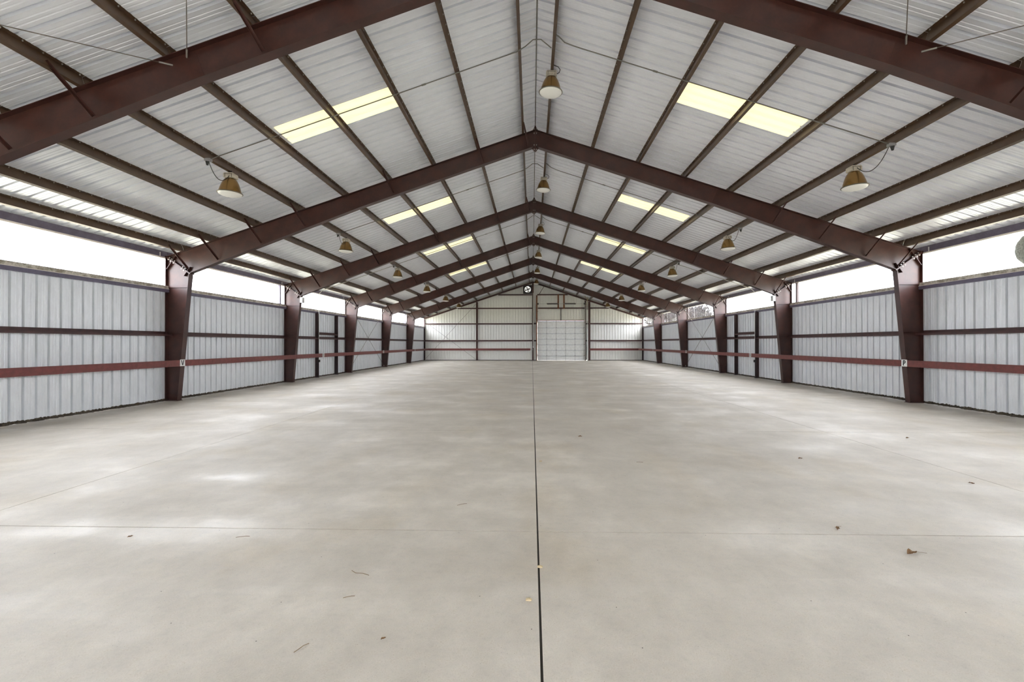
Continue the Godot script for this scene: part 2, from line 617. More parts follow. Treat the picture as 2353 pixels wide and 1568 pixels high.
func build_floor() -> void:
	var fl := setting("floor", "pale concrete floor cut into large slabs by saw joints")
	var xs := [-12.16, -6.06, -0.06, 6.03, 12.16]
	var ds := [NEAR - 0.1]
	for k in range(-3, 8):
		ds.append(10.37 + 5.555 * k)
	ds.append(FAR + 0.1)
	for r in ds.size() - 1:
		for c in 4:
			var g0 := 0.008 if c == 2 else 0.005
			var g1 := 0.008 if c == 1 else 0.005
			var xa: float = xs[c] + g0
			var xb: float = xs[c + 1] - g1
			var da: float = ds[r] + 0.008
			var db: float = ds[r + 1] - 0.008
			var m := MB.new()
			var e := 0.001
			var o := V(0, 0, 0)
			# top face and the worn arrises round it
			m.quad(V(xa + e, 0, da + e), V(xb - e, 0, da + e), V(xb - e, 0, db - e), V(xa + e, 0, db - e), Vector3.UP)
			var ring_a := [V(xa + e, 0, da + e), V(xb - e, 0, da + e), V(xb - e, 0, db - e), V(xa + e, 0, db - e)]
			var ring_b := [V(xa, -e, da), V(xb, -e, da), V(xb, -e, db), V(xa, -e, db)]
			var ring_c := [V(xa, -0.12, da), V(xb, -0.12, da), V(xb, -0.12, db), V(xa, -0.12, db)]
			var mid := V((xa + xb) * 0.5, -0.3, (da + db) * 0.5)
			for k in 4:
				var k2 := (k + 1) % 4
				var ot: Vector3 = (ring_b[k] + ring_b[k2]) * 0.5 - mid
				m.quad(ring_a[k], ring_a[k2], ring_b[k2], ring_b[k], ot)
				m.quad(ring_b[k], ring_b[k2], ring_c[k2], ring_c[k], Vector3(ot.x, 0, ot.z))
			m.quad(ring_c[0], ring_c[1], ring_c[2], ring_c[3], Vector3.DOWN)
			for p in m.v:
				m.t.append(Vector2((p.x + 12.2) / 24.4, (-p.z + 7.4) / 61.3))
				m.t2.append(Vector2(p.x / 2.4, -p.z / 2.4))
			part(fl, "slab", m, M.concrete)
			o = o
	var base := MB.new()
	base.box(V(0, -0.16, (NEAR + FAR) * 0.5), Vector3(24.4, 0.1, FAR - NEAR + 0.3))
	for x: float in [-6.06, -0.06, 6.03]:
		base.box(V(x, -0.060, (NEAR + FAR) * 0.5), Vector3(0.016 if x == -0.06 else 0.010, 0.1, FAR - NEAR))
	for r in range(1, ds.size() - 1):
		base.box(V(0, -0.058, ds[r]), Vector3(24.3, 0.1, 0.016))
	part(fl, "joint_bed", base, M.gap)
	var gr := setting("ground", "pale dry ground outside the building")
	var gm := MB.new()
	for q in [[-300.0, -12.3, -200.0, 400.0], [12.3, 300.0, -200.0, 400.0], [-12.3, 12.3, -200.0, NEAR - 0.15], [-12.3, 12.3, FAR + 0.15, 400.0]]:
		gm.box(V((q[0] + q[1]) * 0.5, -0.15, (q[2] + q[3]) * 0.5), Vector3(q[1] - q[0], 0.1, q[3] - q[2]))
	part(gr, "ground_surface", gm, M.ground)


# ---------------------------------------------------------------- steel frames
func flange(m: MB, a: Vector2, b: Vector2, w: float, th: float) -> void:
	# a plate along the outline a-b, its width across the frame
	m.bar(Vector3(a.x, a.y, 0), Vector3(b.x, b.y, 0), w, th, Vector3.BACK)


func make_frame(i: int, label: String) -> Node3D:
	var f := thing("steel_frame", label, "steel frame", V(0, 0, fd(i)), "portal frames of the hall")
	for s: float in [-1.0, 1.0]:
		var web := MB.new()
		web.prism(PackedVector2Array([Vector2(s * 12.09, 0.02), Vector2(s * 11.70, 0.02), Vector2(s * 11.32, 4.17), Vector2(s * 12.09, 4.70)]), -0.004, 0.004)
		var col := part(f, "column", web, M.steel)
		var m := MB.new()
		m.bar(Vector3(s * 12.094, 0.015, 0), Vector3(s * 12.094, 4.71, 0), 0.203, 0.012, Vector3.BACK)
		part(col, "outer_flange", m, M.steel)
		m = MB.new()
		flange(m, Vector2(s * 11.694, 0.015), Vector2(s * 11.314, 4.17), 0.203, 0.012)
		part(col, "inner_flange", m, M.steel)
		m = MB.new()
		m.box(Vector3(s * 11.895, 0.009, 0), Vector3(0.46, 0.018, 0.23))
		part(col, "base_plate", m, M.steel)
		for y: float in [2.23, 3.73]:
			var xi: float = 11.70 - 0.38 * y / 4.15 + 0.03
			for q: float in [-1.0, 1.0]:
				m = MB.new()
				m.box(Vector3(s * (xi + 12.08) * 0.5, y, q * 0.020), Vector3(12.08 - xi, 0.04 if y > 3 else 0.03, 0.032))
				part(col, "web_stiffener", m, M.steel)
		# rafter
		web = MB.new()
		web.prism(PackedVector2Array([Vector2(s * 12.09, 4.715), Vector2(s * 11.31, 4.19), Vector2(s * 5.64, 6.31), Vector2(s * 0.01, 8.215), Vector2(s * 0.01, 8.72)]), -0.004, 0.004)
		var raf := part(f, "rafter", web, M.steel)
		m = MB.new()
		flange(m, Vector2(s * 12.1, 4.712), Vector2(s * 0.005, 8.721), 0.203, 0.012)
		part(raf, "top_flange", m, M.steel)
		m = MB.new()
		flange(m, Vector2(s * 11.31, 4.18), Vector2(s * 5.64, 6.30), 0.203, 0.012)
		part(raf, "bottom_flange", m, M.steel)
		m = MB.new()
		flange(m, Vector2(s * 5.64, 6.30), Vector2(s * 0.005, 8.205), 0.203, 0.012)
		part(raf, "bottom_flange", m, M.steel)
		m = MB.new()
		m.box(Vector3(s * 5.7, 6.57, 0), Vector3(0.012, 0.52, 0.016), Basis(Vector3.BACK, -s * 0.33))
		part(raf, "weld_seam", m, M.steel)
		# bolted knee: two end plates along the diagonal, gussets on both sides of them
		var a := Vector2(s * 12.11, 4.735)
		var b := Vector2(s * 11.27, 4.155)
		var along := (b - a).normalized()
		var across := Vector2(-along.y, along.x) * -s
		if across.y < 0:
			across = -across
		for q: float in [-1.0, 1.0]:
			m = MB.new()
			var off: Vector2 = across * 0.010 * q
			flange(m, a + off, b + off, 0.215, 0.018)
			part(raf if q > 0 else col, "end_plate", m, M.steel)
			for g in [[0.27, 0.30], [0.86, 0.16]]:
				var p0: Vector2 = a.lerp(b, g[0]) + across * 0.02 * q
				var p1: Vector2 = p0 + across * g[1] * q
				for zf: float in [-1.0, 1.0]:
					m = MB.new()
					m.bar(Vector3(p0.x, p0.y, zf * 0.05), Vector3(p1.x, p1.y, zf * 0.05), 0.09, 0.012, Vector3.BACK)
					part(raf if q > 0 else col, "gusset", m, M.steel)
		m = MB.new()
		for t in [0.13, 0.22, 0.33, 0.66, 0.75]:
			for q: float in [-1.0, 1.0]:
				for zf: float in [-1.0, 1.0]:
					var c: Vector2 = a.lerp(b, t) + across * 0.034 * q
					m.bar(Vector3(c.x, c.y, zf * 0.06) - Vector3(across.x, across.y, 0) * 0.018, Vector3(c.x, c.y, zf * 0.06) + Vector3(across.x, across.y, 0) * 0.018, 0.032, 0.032, Vector3.BACK)
		stuff(part(col, "bolts", m, M.galv))
	# bolted plate at the peak
	var ap := MB.new()
	ap.prism(PackedVector2Array([Vector2(-0.022, 8.08), Vector2(-0.022, 8.84), Vector2(0.022, 8.84), Vector2(0.022, 8.08)]), -0.105, 0.105)
	var pk := part(f, "peak_plate", ap, M.steel)
	for s: float in [-1.0, 1.0]:
		var gs := MB.new()
		gs.prism(PackedVector2Array([Vector2(s * 0.02, 8.20), Vector2(s * 0.12, 8.165), Vector2(s * 0.02, 8.05)]), -0.005, 0.005)
		part(pk, "lower_gusset", gs, M.steel)
		gs = MB.new()
		gs.prism(PackedVector2Array([Vector2(s * 0.02, 8.72), Vector2(s * 0.11, 8.69), Vector2(s * 0.02, 8.86)]), -0.005, 0.005)
		part(pk, "upper_gusset", gs, M.steel)
	var bo := MB.new()
	for y in [8.10, 8.24, 8.62, 8.76]:
		for s: float in [-1.0, 1.0]:
			for zf: float in [-1.0, 1.0]:
				bo.box(Vector3(s * 0.036, y, zf * 0.06), Vector3(0.03, 0.032, 0.032))
	stuff(part(pk, "bolts", bo, M.galv))
	# flange braces: angle irons from the purlins to the bottom flange, on the camera's side
	for x: float in [-0.36, -1.82, -4.74, -7.66, -9.12, -10.58, -11.54, 7.66, 9.12, 10.58, 11.54]:
		var s := signf(x)
		var dn := Vector2(-s * 0.3147, -0.9492)
		var h: float = (top_y(x) - low_y(x - s * 0.15)) * 0.949 - 0.05
		var p := Vector2(x, top_y(x))
		var e := p + dn * h
		p -= dn * 0.10
		var m := MB.new()
		m.angle(Vector3(p.x, p.y, 0.66), Vector3(e.x, e.y, 0.03), 0.045, 0.006, Vector3.RIGHT)
		part(f, "flange_brace", m, M.steel)
	return f


func build_frames() -> void:
	var words := ["nearest steel portal frame, its peak cut off by the top of the picture", "second steel portal frame from the camera, columns nearest in view", "third steel portal frame from the camera, grey boxes at its knees", "fourth steel portal frame, just past the side wall posts", "fifth steel portal frame from the camera", "sixth and last full steel portal frame before the far wall"]
	for i in 6:
		make_frame(i, words[i])


func zee(flip: float, depth := 0.2, fl := 0.065, th := 0.006) -> PackedVector2Array:
	# a Z section standing on the rafter: bottom flange down the slope, top flange up the slope
	var k := flip
	var o := PackedVector2Array([Vector2(0, 0), Vector2(k * fl, 0), Vector2(k * fl, th), Vector2(k * th, th), Vector2(k * th, depth), Vector2(-k * (fl - th), depth), Vector2(-k * (fl - th), depth - th), Vector2(0, depth - th)])
	return o


func build_purlins() -> void:
	for s: float in [-1.0, 1.0]:
		var side := "left" if s < 0 else "right"
		for k in PURLINS.size():
			var x: float = PURLINS[k]
			var o := thing("roof_purlin", "brown metal purlin line, %s %s of the roof peak" % [["first", "second", "third", "fourth", "fifth", "sixth", "seventh", "eighth", "ninth"][k], side], "purlin", V(s * x, top_y(x) + 0.004, 0), "roof purlins")
			var rot := Transform2D(-s * atan(SLOPE), Vector2.ZERO)
			var poly := PackedVector2Array()
			for p in zee(s):
				poly.append(rot * p)
			var m := MB.new()
			m.prism(poly, 0.0, -BAY + 0.012)
			var mm := m.mesh()
			for i in range(-2, 6):
				part(o, "purlin_length", mm, M.purlin, V(0, 0, fd(i)))
			# tips of the roofing screws along the top flange
			var tip := MB.new()
			tip.box(Vector3.ZERO, Vector3(0.014, 0.022, 0.014))
			var mmi := MultiMesh.new()
			mmi.transform_format = MultiMesh.TRANSFORM_3D
			mmi.mesh = tip.mesh()
			var n := int((FAR - 3.0) / 0.3048)
			mmi.instance_count = n
			var tp := rot * Vector2(-s * 0.035, 0.182)
			for q in n:
				mmi.set_instance_transform(q, Transform3D(Basis(), Vector3(tp.x, tp.y, -(3.0 + q * 0.3048))))
			var mi := MultiMeshInstance3D.new()
			mi.name = "screw_tips"
			mi.multimesh = mmi
			mi.material_override = M.galv
			stuff(mi)
			o.add_child(mi, true)
		# eave strut: a deep channel at the head of the windows
		var e := thing("eave_strut", "grey purple steel eave strut above the %s window strip" % side, "beam", V(s * 12.122, 0, 0))
		for i in range(-2, 6):
			var m := MB.new()
			m.box(Vector3(-s * 0.01, 4.775, -BAY * 0.5), Vector3(0.012, 0.215, BAY - 0.01))
			var w := part(e, "strut_length", m, M.eave, V(0, 0, fd(i)))
			m = MB.new()
			m.box(Vector3(s * 0.014, 4.660, -BAY * 0.5), Vector3(0.06, 0.012, BAY - 0.01))
			m.box(Vector3(-s * 0.022, 4.676, -BAY * 0.5), Vector3(0.010, 0.044, BAY - 0.01))
			part(w, "lower_lip", m, M.sill_edge)
			m = MB.new()
			m.box(Vector3(-s * 0.022, 4.77, -BAY + 0.32), Vector3(0.01, 0.13, 0.03))
			part(w, "splice_clip", m, M.white)


# ---------------------------------------------------------------- girts, rails and posts
func girt_mesh(s: float, length: float) -> MB:
	# Z girt lying flat: lip up against the sheets, lip down towards the room
	var m := MB.new()
	m.box(Vector3(s * 0.0, 0.0, -length * 0.5), Vector3(0.2, 0.006, length))
	m.box(Vector3(s * 0.097, 0.04, -length * 0.5), Vector3(0.006, 0.08, length))
	m.box(Vector3(-s * 0.097, -0.035, -length * 0.5), Vector3(0.006, 0.07, length))
	return m


func build_wall_steel() -> void:
	for s: float in [-1.0, 1.0]:
		var side := "left" if s < 0 else "right"
		for i in range(-1, 6):
			var name_bay: String = "before the nearest frame" if i < 0 else "between the %s and %s frames" % [["nearest", "second", "third", "fourth", "fifth", "sixth"][i], ["second", "third", "fourth", "fifth", "sixth", "far"][i]]
			if i == 5:
				name_bay = "between the last frame and far wall"
			var length := BAY - 0.03
			var d := fd(i) + 0.015
			var g := thing("wall_girt", "maroon girt across the %s wall %s" % [side, name_bay], "girt", V(s * 12.01, 2.185, d), "%s wall girts" % side)
			var gm := part(g, "girt", girt_mesh(s, length), M.girt)
			gm.name = "girt_section"
			# window sill: weathered ledge over a dark girt
			var w := thing("window_sill_beam", "weathered grey sill under the %s windows %s" % [side, name_bay], "sill", V(s * 12.06, 3.55, d), "%s window sills" % side)
			var m := MB.new()
			m.box(Vector3(s * 0.02, 0.165, -length * 0.5), Vector3(0.08, 0.10, length))
			part(w, "ledge", m, M.sill)
			m = MB.new()
			m.box(Vector3(-s * 0.022, 0.106, -length * 0.5), Vector3(0.05, 0.012, length))
			part(w, "edge_strip", m, M.sill_edge)
			m = MB.new()
			m.box(Vector3(-s * 0.005, 0.05, -length * 0.5), Vector3(0.06, 0.10, length))
			part(w, "sill_girt", m, M.eave)
		# kick rail along the whole wall
		var rl := thing("kick_rail", "red board rail running along the %s wall columns" % side, "rail", V(s * 11.545, 1.235, 0))
		for i in range(-1, 6):
			var m := MB.new()
			var len := BAY - 0.008 if i < 5 else BAY - 0.35
			m.box(Vector3(0, 0, -len * 0.5), Vector3(0.038, 0.20, len))
			var b := part(rl, "board", m, M.rail, V(0, 0, fd(i)))
			b.rotation.x = 0.0
		# framed opening in the fourth bay: two posts and a header
		for q in [[26.42, "nearer"], [29.05, "farther"]]:
			var p := thing("wall_post", "%s of two dark steel posts in the %s wall" % [q[1], side], "post", V(s * 11.96, 0, q[0]), "%s wall posts" % side)
			var m := MB.new()
			m.box(Vector3(0, 1.80, 0), Vector3(0.20, 3.56, 0.006))
			m.box(Vector3(-s * 0.097, 1.80, 0.03), Vector3(0.006, 3.56, 0.065))
			m.box(Vector3(s * 0.097, 1.80, 0.03), Vector3(0.006, 3.56, 0.065))
			part(p, "channel", m, M.post)
			m = MB.new()
			m.box(Vector3(0, 0.008, 0.02), Vector3(0.24, 0.016, 0.12))
			part(p, "foot_plate", m, M.post)
		var hd := thing("opening_header", "short maroon header between the two %s wall posts" % side, "beam", V(s * 11.98, 2.43, 26.45))
		part(hd, "header_section", girt_mesh(s, 2.56), M.girt)
		# window posts
		for q in [[22.62, "beside the third frame"], [45.45, "beside the sixth frame"]]:
			var p := thing("window_post", "short grey post in the %s window %s" % [side, q[1]], "post", V(s * 12.07, 3.76, q[0]))
			var m := MB.new()
			m.box(Vector3(0, 0.44, 0), Vector3(0.09, 0.90, 0.10))
			part(p, "post_tube", m, M.eave if s < 0 else M.post)
			m = MB.new()
			m.box(Vector3(0, 0.012, 0), Vector3(0.12, 0.012, 0.16))
			part(p, "post_plate", m, M.eave)
		# crossed rods in the wall of the fifth bay
		for q in [[0.12, 4.45, "rising away from the camera"], [4.45, 0.12, "falling away from the camera"]]:
			var p := thing("wall_brace_rod", "thin %s wall bracing rod %s" % [side, q[2]], "rod", Vector3.ZERO)
			var m := MB.new()
			m.tube([V(s * 11.93, q[0], fd(3) + 0.1), V(s * 11.93, q[1], fd(4) - 0.1)], 0.011, 6)
			part(p, "rod", m, M.rod)
			m = MB.new()
			m.box(V(s * 11.93, q[0], fd(3) + 0.1), Vector3(0.05, 0.06, 0.1))
			m.box(V(s * 11.93, q[1], fd(4) - 0.1), Vector3(0.05, 0.06, 0.1))
			part(p, "end_clip", m, M.galv)


func plate_letter(ch: String) -> TextMesh:
	var t := TextMesh.new()
	var f := SystemFont.new()
	f.font_names = PackedStringArray(["Droid Sans"])
	f.font_weight = 700
	t.font = f
	t.text = ch
	t.font_size = 64
	t.pixel_size = 0.165 / 46.0
	t.depth = 0.004
	return t


func build_letters() -> void:
	var rows := [[15.5, "V", "P"], [26.2, "E", "B"], [36.95, "S", "R"], [47.0, "H", "M"]]
	for k in rows.size():
		for s: float in [-1.0, 1.0]:
			var ch: String = rows[k][1] if s < 0 else rows[k][2]
			var o := thing("letter_plate", "small white plate with black letter %s on %s red rail" % [ch, "left" if s < 0 else "right"], "sign", V(s * 11.521, 1.245, rows[k][0]), "arena letters")
			o.rotation.y = PI / 2 if s < 0 else -PI / 2
			var m := MB.new()
			m.box(Vector3.ZERO, Vector3(0.225, 0.215, 0.006))
			part(o, "plate", m, M.white)
			part(o, "letter", plate_letter(ch), M.ink, Vector3(0, 0, 0.005))
	var c := thing("letter_plate", "small white plate with black letter C on the far rail", "sign", V(-0.17, 1.225, FAR - 0.395), "arena letters")
	var m := MB.new()
	m.box(Vector3.ZERO, Vector3(0.2, 0.215, 0.006))
	part(c, "plate", m, M.white)
	part(c, "letter", plate_letter("C"), M.ink, Vector3(0, 0, 0.005))


# ---------------------------------------------------------------- the far gable
func build_far_end() -> void:
	for s: float in [-1.0, 1.0]:
		var side := "left" if s < 0 else "right"
		var rb := thing("rake_beam", "maroon sloping beam along the %s roof edge of far gable" % side, "beam", V(0, 0, FAR))
		var m := MB.new()
		m.prism(PackedVector2Array([Vector2(s * 12.1, 4.715 - 0.17), Vector2(s * 12.1, 4.715), Vector2(0, APEX), Vector2(0, APEX - 0.17)]), 0.10, 0.31)
		part(rb, "channel", m, M.steel)
		var cp := thing("corner_post", "dark steel post in the far %s corner" % side, "post", V(s * 12.04, 0, FAR - 0.18))
		m = MB.new()
		m.box(Vector3(0, 2.28, 0), Vector3(0.12, 4.54, 0.22))
		part(cp, "channel", m, M.post)
	for q in [[-6.19, 0.2, top_y(6.29) - 0.175, "left"], [0.0, 0.17, top_y(0.09) - 0.175, "middle"], [6.19, 0.2, top_y(6.29) - 0.175, "right"]]:
		var gp := thing("gable_post", "%s of the three maroon posts of the far wall" % q[3], "post", V(q[0], 0, FAR))
		var m := MB.new()
		m.box(Vector3(0, q[2] * 0.5, 0.205), Vector3(0.01, q[2], 0.2))
		part(gp, "web", m, M.steel)
		for z in [0.31, 0.10]:
			m = MB.new()
			m.box(Vector3(0, q[2] * 0.5, z), Vector3(q[1], q[2], 0.012))
			part(gp, "flange", m, M.steel)
	for q: float in [0.43, 5.775]:
		var jb := thing("door_jamb", "%s jamb of the far overhead door" % ("rusty left" if q < 1 else "maroon right"), "jamb", V(q, 0, FAR - 0.12))
		var m := MB.new()
		var h := 7.2 if q < 1 else 6.6
		m.box(Vector3(0, h * 0.5, 0), Vector3(0.12, h, 0.2))
		part(jb, "channel", m, M.rust if q < 1 else M.girt)
	# girts between the posts
	var spans := [[-11.98, -6.29], [-6.09, -0.09], [0.492, 5.713], [6.29, 11.98]]
	var names := ["far left corner", "left of the middle post", "behind the door head", "far right corner"]
	for y: float in [2.185, 4.05, 5.77, 7.26]:
		for k in 4:
			var a: float = spans[k][0]
			var b: float = spans[k][1]
			var lim: float = (APEX - 0.20 - y) / SLOPE
			a = maxf(a, -lim) - 0.004
			b = minf(b, lim) + 0.004
			if b - a < 0.5 or (k == 2 and y < 5.0):
				continue
			var g := thing("gable_girt", "%s maroon girt on the far wall, %s" % [{2.185: "lowest", 4.05: "second", 5.77: "third", 7.26: "topmost"}[y], names[k]], "girt", V((a + b) * 0.5, y, FAR - 0.16), "far wall girts")
			var m := MB.new()
			m.box(Vector3.ZERO, Vector3(b - a, 0.006, 0.2))
			m.box(Vector3(0, -0.035, 0.097), Vector3(b - a, 0.07, 0.006))
			m.box(Vector3(0, 0.04, -0.097), Vector3(b - a, 0.08, 0.006))
			part(g, "girt_section", m, M.girt)
	for q in [[0.09, 0.37, 2.185, "lower block left of the far door"], [0.09, 0.37, 4.08, "upper block left of the far door"], [5.835, 6.09, 2.185, "lower block right of the far door"], [5.835, 6.09, 4.05, "upper block right of the far door"]]:
		var sb := thing("spacer_block", "short dark spacer, %s" % q[3], "block", V((q[0] + q[1]) * 0.5, q[2], FAR - 0.16))
		var m := MB.new()
		m.box(Vector3(0, 0.05, 0), Vector3(q[1] - q[0], 0.04, 0.19))
		m.box(Vector3(0, -0.05, 0), Vector3(q[1] - q[0], 0.04, 0.19))
		m.box(Vector3(0, 0, -0.08), Vector3(q[1] - q[0], 0.14, 0.02))
		part(sb, "channel", m, M.post)
	# rails
	for q in [[-11.52, -0.26, "left"], [6.2, 11.52, "right"]]:
		var r := thing("far_rail", "red board rail across the far wall, %s of the door" % q[2], "rail", V((q[0] + q[1]) * 0.5, 1.225, FAR - 0.36))
		var m := MB.new()
		m.box(Vector3.ZERO, Vector3(q[1] - q[0], 0.22, 0.038))
		part(r, "board", m, M.rail)
	# crossed rods in the left bay
	for q in [[-11.95, 0.15, -6.3, 6.25, "rising to the right"], [-11.95, 4.3, -6.3, 0.12, "falling to the right"]]:
		var p := thing("gable_brace_rod", "thin bracing rod on the far wall %s" % q[4], "rod")
		var m := MB.new()
		m.tube([V(q[0], q[1], FAR - 0.28), V(q[2], q[3], FAR - 0.28)], 0.012, 6)
		part(p, "rod", m, M.rod)
	# white conduit and switch box by the middle post
	var cd := thing("post_conduit", "pale conduit pipe down the middle post of the far wall", "pipe")
	var cm := MB.new()
	cm.tube([V(0.04, 7.45, FAR - 0.350), V(0.04, 1.45, FAR - 0.350)], 0.035, 8)
	part(cd, "pipe", cm, M.galv)
	cm = MB.new()
	cm.box(V(0.03, 1.48, FAR - 0.362), Vector3(0.10, 0.14, 0.08))
	part(cd, "switch_box", cm, M.white)
	build_door()
	build_fan()


func build_door() -> void:
	var d := setting("door_1", "closed pale overhead door in sections, rusted hardware above", V(0, 0, FAR - 0.03))
	var x0 := 0.50
	var x1 := 5.72
	var edges := [0.0, 0.53, 1.15, 1.765, 2.38, 2.99, 3.63, 4.33]
	var st := [0.56, 1.52, 2.57, 3.60, 4.64, 5.66]
	for k in 7:
		var a: float = edges[k]
		var b: float = edges[k + 1]
		var m := MB.new()
		m.box(Vector3((x0 + x1) * 0.5, (a + b) * 0.5, 0), Vector3(x1 - x0, b - a - 0.008, 0.04))
		for g in 3:
			m.box(Vector3((x0 + x1) * 0.5, lerpf(a, b, (g + 1) * 0.25), 0.021), Vector3(x1 - x0 - 0.02, 0.018, 0.006))
		m.box(Vector3((x0 + x1) * 0.5, b, -0.022), Vector3(x1 - x0 + 0.1, 0.08, 0.006))
		var sec := part(d, "door_section", m, M.door)
		for x in st:
			var p := MB.new()
			p.box(Vector3(x, (a + b) * 0.5, 0.03), Vector3(0.085, b - a - 0.012, 0.022))
			part(sec, "stile", p, M.stile)
		var q := MB.new()
		q.box(Vector3((x0 + x1) * 0.5, b - 0.03, 0.045), Vector3(x1 - x0 - 0.06, 0.035, 0.05))
		q.box(Vector3((x0 + x1) * 0.5, b - 0.052, 0.066), Vector3(x1 - x0 - 0.06, 0.008, 0.02))
		part(sec, "strut", q, M.strut)
		var hg := MB.new()
		for x in st:
			hg.box(Vector3(x, b, 0.055), Vector3(0.05, 0.08, 0.02))
		stuff(part(sec, "hinges", hg, M.dark))
	# header, strut and rusted spring posts
	var h := thing("door_header", "thin rusty header beam right above the overhead door", "beam", V(3.11, 4.41, FAR - 0.12))
	var m := MB.new()
	m.box(Vector3.ZERO, Vector3(5.25, 0.075, 0.16))
	part(h, "beam", m, M.rust)
	m = MB.new()
	m.box(Vector3(-0.02, 0.69, 0), Vector3(0.09, 1.30, 0.1))
	part(h, "middle_strut", m, M.dark)
	for q in [[2.785, "left"], [3.41, "right"]]:
		var p := thing("spring_post", "%s of two rusty upright plates above the overhead door" % q[1], "post", V(q[0], 6.48, FAR - 0.29))
		m = MB.new()
		m.box(Vector3.ZERO, Vector3(0.155, 1.56, 0.035))
		part(p, "plank", m, M.rust)
		m = MB.new()
		m.box(Vector3(0, -0.25, 0.03), Vector3(0.09, 0.12, 0.03))
		part(p, "bearing", m, M.dark)
	var sh := thing("door_shaft", "thin steel shaft through the two door springs", "rod")
	m = MB.new()
	m.tube([V(0.5, 6.23, FAR - 0.44), V(5.7, 6.23, FAR - 0.44)], 0.014, 8)
	part(sh, "shaft", m, M.galv)
	m = MB.new()
	for x in [0.56, 5.64]:
		m.tube([V(x - 0.06, 6.23, FAR - 0.44), V(x + 0.06, 6.23, FAR - 0.44)], 0.09, 14)
	part(sh, "cable_drums", m, M.dark)
	for q in [[1.53, 2.70, "left"], [3.50, 4.69, "right"]]:
		var sp := thing("torsion_spring", "dark coiled door spring, %s of the rusty plates" % q[2], "spring")
		m = MB.new()
		var pts := []
		var turns := 26
		for k in turns * 8 + 1:
			var a := TAU * k / 8.0
			pts.append(V(lerpf(q[0], q[1], k / (turns * 8.0)), 6.23 + 0.062 * sin(a), FAR - 0.44 + 0.062 * cos(a)))
		m.tube(pts, 0.016, 5)
		part(sp, "coil", m, M.spring)
	for q in [[0.53, "left"], [5.72, "right"]]:
		var tr := thing("door_track", "upright steel track at the %s edge of the overhead door" % q[1], "track", V(q[0], 0, FAR - 0.31))
		m = MB.new()
		m.box(Vector3(0, 3.2, 0), Vector3(0.05, 6.3, 0.07))
		part(tr, "track_rail", m, M.galv)
		m = MB.new()
		for y in [0.6, 1.8, 3.0, 4.2, 5.4]:
			m.box(Vector3(0, y, -0.02), Vector3(0.11, 0.06, 0.04))
		part(tr, "brackets", m, M.rust)
	# pale bent hanger at the upper right
	var hg := thing("track_hanger", "pale angle iron hanger in the roof right of the door", "bracket")
	m = MB.new()
	m.angle(V(4.96, 7.55, FAR - 0.9), V(6.30, 7.13, FAR - 0.9), 0.05, 0.006, Vector3.UP)
	part(hg, "top_bar", m, M.chip)
	m = MB.new()
	m.angle(V(5.45, 7.38, FAR - 0.9), V(5.98, 6.62, FAR - 0.5), 0.045, 0.006, Vector3.BACK)
	part(hg, "brace", m, M.chip)
	m = MB.new()
	m.angle(V(6.0, 7.2, FAR - 0.9), V(6.0, 6.55, FAR - 0.5), 0.045, 0.006, Vector3.BACK)
	part(hg, "brace", m, M.chip)
	m = MB.new()
	m.tube([V(5.79, 6.05, FAR - 0.3), V(5.82, 6.12, FAR - 0.36), V(5.92, 6.25, FAR - 0.42), V(5.97, 6.45, FAR - 0.48), V(5.97, 6.62, FAR - 0.5)], 0.025, 8)
	part(hg, "curved_track", m, M.chip)
	# counterweight box between jamb and post
	var cw := thing("counterweight_box", "tall narrow grey box between door and right far post", "box", V(5.965, 5.0, FAR - 0.2))
	m = MB.new()
	m.box(Vector3.ZERO, Vector3(0.22, 1.3, 0.16))
	part(cw, "case", m, M.stile)
	m = MB.new()
	m.tube([Vector3(0, 0.65, 0), Vector3(0, 1.0, 0)], 0.015, 6)
	part(cw, "cable", m, M.galv)
	var tb := thing("guard_tube", "tall pale tube below the narrow box by the door", "pipe", V(5.97, 0, FAR - 0.335))
	m = MB.new()
	m.tube([Vector3(0, 0.05, 0), Vector3(0, 3.5, 0)], 0.075, 10)
	part(tb, "tube", m, M.stile)
	m = MB.new()
	m.tube([Vector3(0, 3.5, 0), Vector3(0, 4.3, 0)], 0.03, 8)
	part(tb, "upper_tube", m, M.galv)
	# stay from rake to girt over the door
	var sy := thing("gable_stay", "dark diagonal stay above the topmost girt near the peak", "brace")
	m = MB.new()
	m.angle(V(1.23, 8.14, FAR - 0.3), V(0.72, 7.30, FAR - 0.3), 0.05, 0.006, Vector3.BACK)
	part(sy, "stay", m, M.dark)


